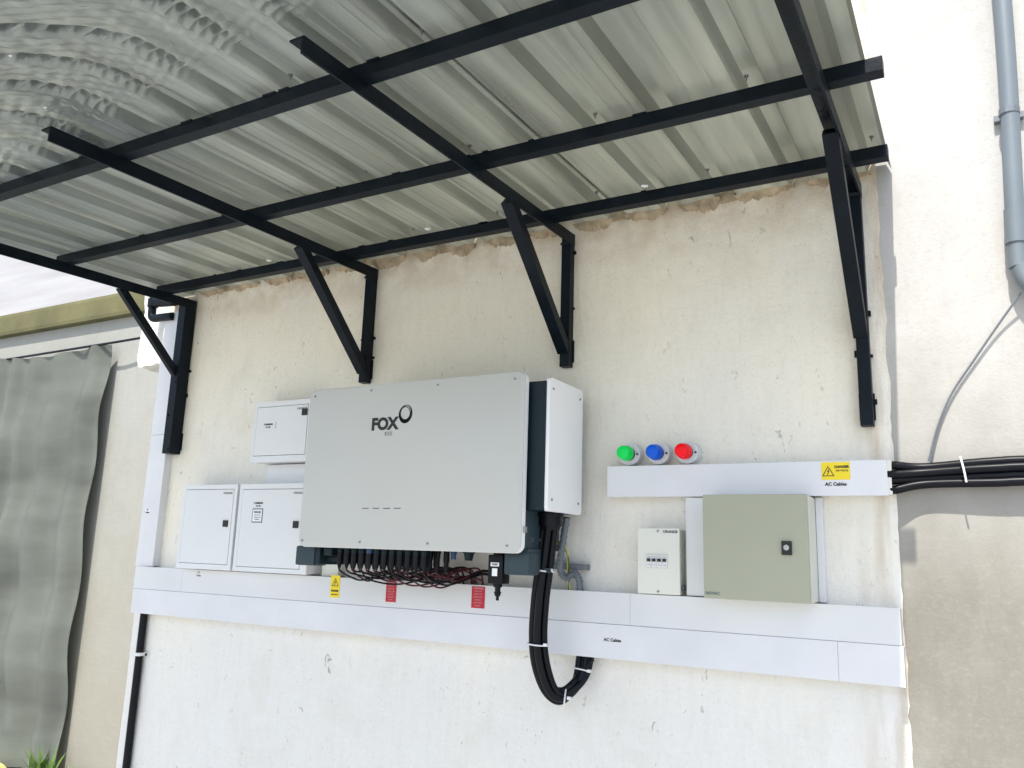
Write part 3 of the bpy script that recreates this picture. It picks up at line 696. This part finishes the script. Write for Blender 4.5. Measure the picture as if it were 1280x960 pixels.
# ---- dc sockets and plugs underneath, cables looping into the long duct
rnd = random.Random(3)
sock_bm = bmesh.new(); a_cyl(sock_bm, (0, 0, 0), (0, 0, -1), 0.0125, 0.030, 12); a_cyl(sock_bm, (0, 0, -0.026), (0, 0, -1), 0.0085, 0.020, 12); sock = fin(sock_bm)
sock_b = sock.copy()
sock.materials.append(M['inv_dark']); sock_b.materials.append(M['blue_plug'])
plug_bm = bmesh.new(); a_cyl(plug_bm, (0, 0, 0), (0, 0, -1), 0.0115, 0.036, 12); a_cyl(plug_bm, (0, 0, -0.036), (0, 0, -1), 0.0095, 0.018, 12, 0.0045); plugm = fin(plug_bm); plugm.materials.append(M['black'])
n_s = 24
for i in range(n_s):
    row = i % 2; x = -2.000 + (i // 2) * 0.0335 + row * 0.012; y = -0.285 + row * 0.055
    inst('dc_socket', sock_b if i in (3, 8, 13, 15) else sock, None, (x, y, 1.562), inv)
    zp = 1.532
    black = row == 0
    tx = x + rnd.uniform(0.05, 0.26); tx = min(tx, -1.50 + rnd.uniform(-0.02, 0.03)); low = 1.440 + rnd.uniform(-0.012, 0.022)
    pts = [(x, y, zp - 0.045), (x + 0.003, y + 0.002, zp - 0.062), (x + 0.02 * rnd.uniform(.5, 1.5), y + 0.035, low + 0.008), ((x * 0.6 + tx * 0.4), y * 0.5 - 0.045 + rnd.uniform(-.03, .01), low - 0.004), (tx - 0.035, -0.065 + rnd.uniform(-.02, .0), low + 0.030), (tx - 0.006, -0.038, low + 0.022), (tx, -0.032, 1.425)]
    cb = link('pv_cable', tube(smoothpath(pts, 6), 0.0032, 7), M['black'] if black else M['redw'],
              label=('thin black solar cable looping below the inverter into the duct' if black else 'thin dark red solar cable looping below the inverter into the duct'), cat='cable', group='thin black solar cables under the inverter' if black else 'thin red solar cables under the inverter', smooth=True)
    inst('plug', plugm, None, (x, y, zp), cb)
for x, y, mn, L_ in ((-1.640, -0.24, 'black', 0.075), (-1.608, -0.24, 'black', 0.038), (-1.573, -0.24, 'black', 0.085), (-1.545, -0.24, 'blue_plug', 0.040)):
    bm = bmesh.new(); a_cyl(bm, (x, y, 1.562), (0, 0, -1), 0.0105, L_ * 0.6, 14); a_cyl(bm, (x, y, 1.562 - L_ * 0.6), (0, 0, -1), 0.0085, L_ * 0.4, 12); link('dc_socket', fin(bm), M[mn], inv, smooth=True)
bm = bmesh.new(); a_cyl(bm, (-1.478, -0.25, 1.562), (0, 0, -1), 0.023, 0.018, 8); a_cyl(bm, (-1.478, -0.25, 1.544), (0, 0, -1), 0.018, 0.024, 8, 0.013); link('signal_gland', fin(bm), M['inv_dark'], inv)
# dc switch block left of sockets
link('terminal_block', box(-2.055, -2.018, -0.31, -0.20, 1.520, 1.565, 0.004), M['inv_dark'], inv)
# communication dongle
t = thing('communication_dongle', 'black dongle with white stickers hanging under the inverter', 'dongle', (-1.348, -0.28, 1.40))
bm = bmesh.new(); a_cyl(bm, (-1.348, -0.27, 1.562), (0, 0, -1), 0.021, 0.022, 16); link('collar', fin(bm), M['black'], t, smooth=True)
dg = link('case', box(-1.376, -1.322, -0.295, -0.248, 1.452, 1.542, 0.004), M['black'], t, smooth=True)
link('white_sticker', box(-1.366, -1.335, -0.2962, -0.2945, 1.506, 1.518), M['paper'], dg)
link('white_sticker', box(-1.360, -1.341, -0.2962, -0.2945, 1.476, 1.500), M['paper'], dg)
text('lettering', 'RS485', -1.3505, 1.512, -0.2966, 0.0085, M['dark'], dg, align='CENTER', bold=0.0002)
bm = bmesh.new()
for a, b in ((0, 0), (1, 1), (2, 0), (0, 2), (2, 2), (1, 3), (3, 1)): a_box(bm, -1.3565 + a * 0.0032, -1.3535 + a * 0.0032, -0.2967, -0.2960, 1.481 + b * 0.0035, 1.484 + b * 0.0035)
bm.free()
bm = bmesh.new(); a_cyl(bm, (-1.352, -0.270, 1.453), (0, 0, -1), 0.014, 0.012, 12); a_cyl(bm, (-1.352, -0.270, 1.441), (0, 0, -1), 0.009, 0.014, 12); a_cyl(bm, (-1.352, -0.270, 1.427), (0, 0, -1), 0.0125, 0.014, 12, 0.008); a_cyl(bm, (-1.352, -0.270, 1.414), (0, 0, -1), 0.005, 0.014, 10)
link('cable_end', fin(bm), M['black'], t, smooth=True)

# ---- AC gland and heavy cables
bm = bmesh.new(); a_cyl(bm, (-1.205, -0.20, 1.684), (0, 0, -1), 0.044, 0.016, 24); a_cyl(bm, (-1.205, -0.20, 1.668), (0, 0, -1), 0.040, 0.030, 10); a_cyl(bm, (-1.205, -0.20, 1.640), (0, 0, -1), 0.036, 0.016, 24, 0.030)
link('cable_gland', fin(bm), M['black'], inv, smooth=True)
offs = ((-0.017, -0.008), (0.006, -0.020), (0.018, 0.004), (-0.004, 0.014))
for i, (ox, oy) in enumerate(offs):
    k = i * 0.010
    pts = [(-1.205 + ox, -0.20 + oy, 1.66), (-1.214 + ox, -0.20 + oy, 1.58), (-1.226 + ox, -0.197 + oy, 1.49), (-1.240 + ox, -0.19 + oy, 1.40), (-1.250 + ox, -0.178 + oy, 1.29),
           (-1.244 + ox, -0.165 + oy, 1.20 + k * .3), (-1.222 + ox * .8, -0.145 + oy * .8, 1.125 + k * .5), (-1.194 + ox * .4, -0.120 + oy * .5, 1.094 + k), (-1.166 + ox * .6, -0.092, 1.115 + k), (-1.150 + ox * .9, -0.062 + oy * .4, 1.165 + k * .5), (-1.148 + ox * 1.1, -0.036 + oy * .3, 1.236), ]
    link('power_cable', tube(smoothpath(pts, 7), 0.0118, 14), M['black'], label=('leftmost', 'front middle', 'rightmost', 'rear middle')[i] + ' thick black cable looping from the inverter gland into the long duct', cat='cable', group='thick black cables looping under the inverter', smooth=True)
link('power_cable', tube(smoothpath([(-1.165, -0.05, 1.16), (-1.140, -0.055, 1.195), (-1.115, -0.05, 1.222)], 6), 0.006, 8), M['black'], label='short black cable end beside the loop where it enters the duct', cat='cable', smooth=True)
def tie(c, nrm, a, b, lab):
    n = Vector(nrm).normalized(); u = n.orthogonal().normalized(); u = (Vector((1, 0, 0)) - n * n.x).normalized(); v = n.cross(u)
    path = [Vector(c) + u * cos(2 * pi * k / 28) * a + v * sin(2 * pi * k / 28) * b for k in range(29)]
    bm = bmesh.new(); a_tube(bm, path, 0.0026, 6); a_box(bm, c[0] + a - .006, c[0] + a + .006, c[1] - b * .5 - .004, c[1] - b * .5 + .004, c[2] - .003, c[2] + .006)
    link('cable_tie', fin(bm), M['tie'], label=lab, cat='cable tie', group='white ties on the thick cables', smooth=True)
tie((-1.226, -0.199, 1.498), (0.1, 0, 1), 0.034, 0.032, 'white tie round the thick cables level with the inverter foot')
tie((-1.248, -0.182, 1.268), (0.05, 0, 1), 0.034, 0.032, 'white tie round the thick cables at the duct lower edge')
tie((-1.183, -0.112, 1.106), (1, 0.4, -0.1), 0.020, 0.026, 'white tie at the bottom of the thick cable loop')
tie((-1.152, -0.055, 1.185), (0.1, 0.3, 1), 0.030, 0.020, 'white tie on the rising side of the thick cable loop')
# grey corrugated conduit
pth = smoothpath([(-1.190, -0.11, 1.67), (-1.205, -0.10, 1.60), (-1.222, -0.085, 1.53), (-1.226, -0.07, 1.492), (-1.212, -0.06, 1.476), (-1.195, -0.055, 1.484), (-1.184, -0.05, 1.488), (-1.172, -0.045, 1.470), (-1.168, -0.04, 1.425)], 14)
link('flexible_conduit', tube(pth, 0.012, 12, rfun=lambda i: 0.0125 if i % 4 < 2 else 0.0108), M['grey_flex'], label='grey corrugated conduit curling behind the thick cables into the duct', cat='conduit', smooth=True)
for dx, mn, lab in ((0.0, 'earth', 'green'), (0.006, 'earthy', 'yellow')):
    link('earth_wire', tube(smoothpath([(-1.245 + dx, -0.10, 1.585), (-1.225 + dx, -0.075, 1.583), (-1.212 + dx * .3, -0.055, 1.555), (-1.208 - dx, -0.045, 1.50), (-1.211 + dx, -0.04, 1.425)], 6), 0.0028, 7), M[mn], label=lab + ' earth wire dropping beside the grey corrugated conduit', cat='wire', smooth=True)

# ---- black conduit and fitting on the left
t = thing('wall_conduit', 'black conduit running down below the left end of the ducts', 'conduit', (-3.366, -0.02, 0))
link('pipe', tube([(-3.366, -0.020, 0.0), (-3.366, -0.020, 1.232)], 0.0165, 14), M['black'], t, smooth=True)
bm = bmesh.new(); a_cyl(bm, (-3.366, -0.020, 1.040), (0, 0, 1), 0.0195, 0.014, 16); a_box(bm, -3.366, -3.322, -0.012, 0.001, 1.040, 1.054, 0.001); link('clamp', fin(bm), M['tie'], t)
link('clamp_screw', cyl((-3.328, -0.011, 1.047), (0, -1, 0), 0.006, 0.006, 10), M['dark'], t)
t = thing('pipe_elbow', 'black pipe elbow fitting under the roof at the left corner', 'pipe fitting', (-3.47, -0.05, 2.62))
link('pipe', tube(smoothpath([(-3.535, -0.050, 2.76), (-3.535, -0.050, 2.69), (-3.530, -0.050, 2.650), (-3.505, -0.050, 2.638), (-3.46, -0.050, 2.637), (-3.375, -0.050, 2.634)], 8), 0.020, 14), M['steel'], t, smooth=True)
link('sleeve', tube([(-3.535, -0.050, 2.70), (-3.535, -0.050, 2.74)], 0.026, 14), M['steel'], t, smooth=True)
link('valve', tube([(-3.50, -0.06, 2.72), (-3.36, -0.06, 2.71)], 0.028, 14), M['steel'], t, smooth=True)
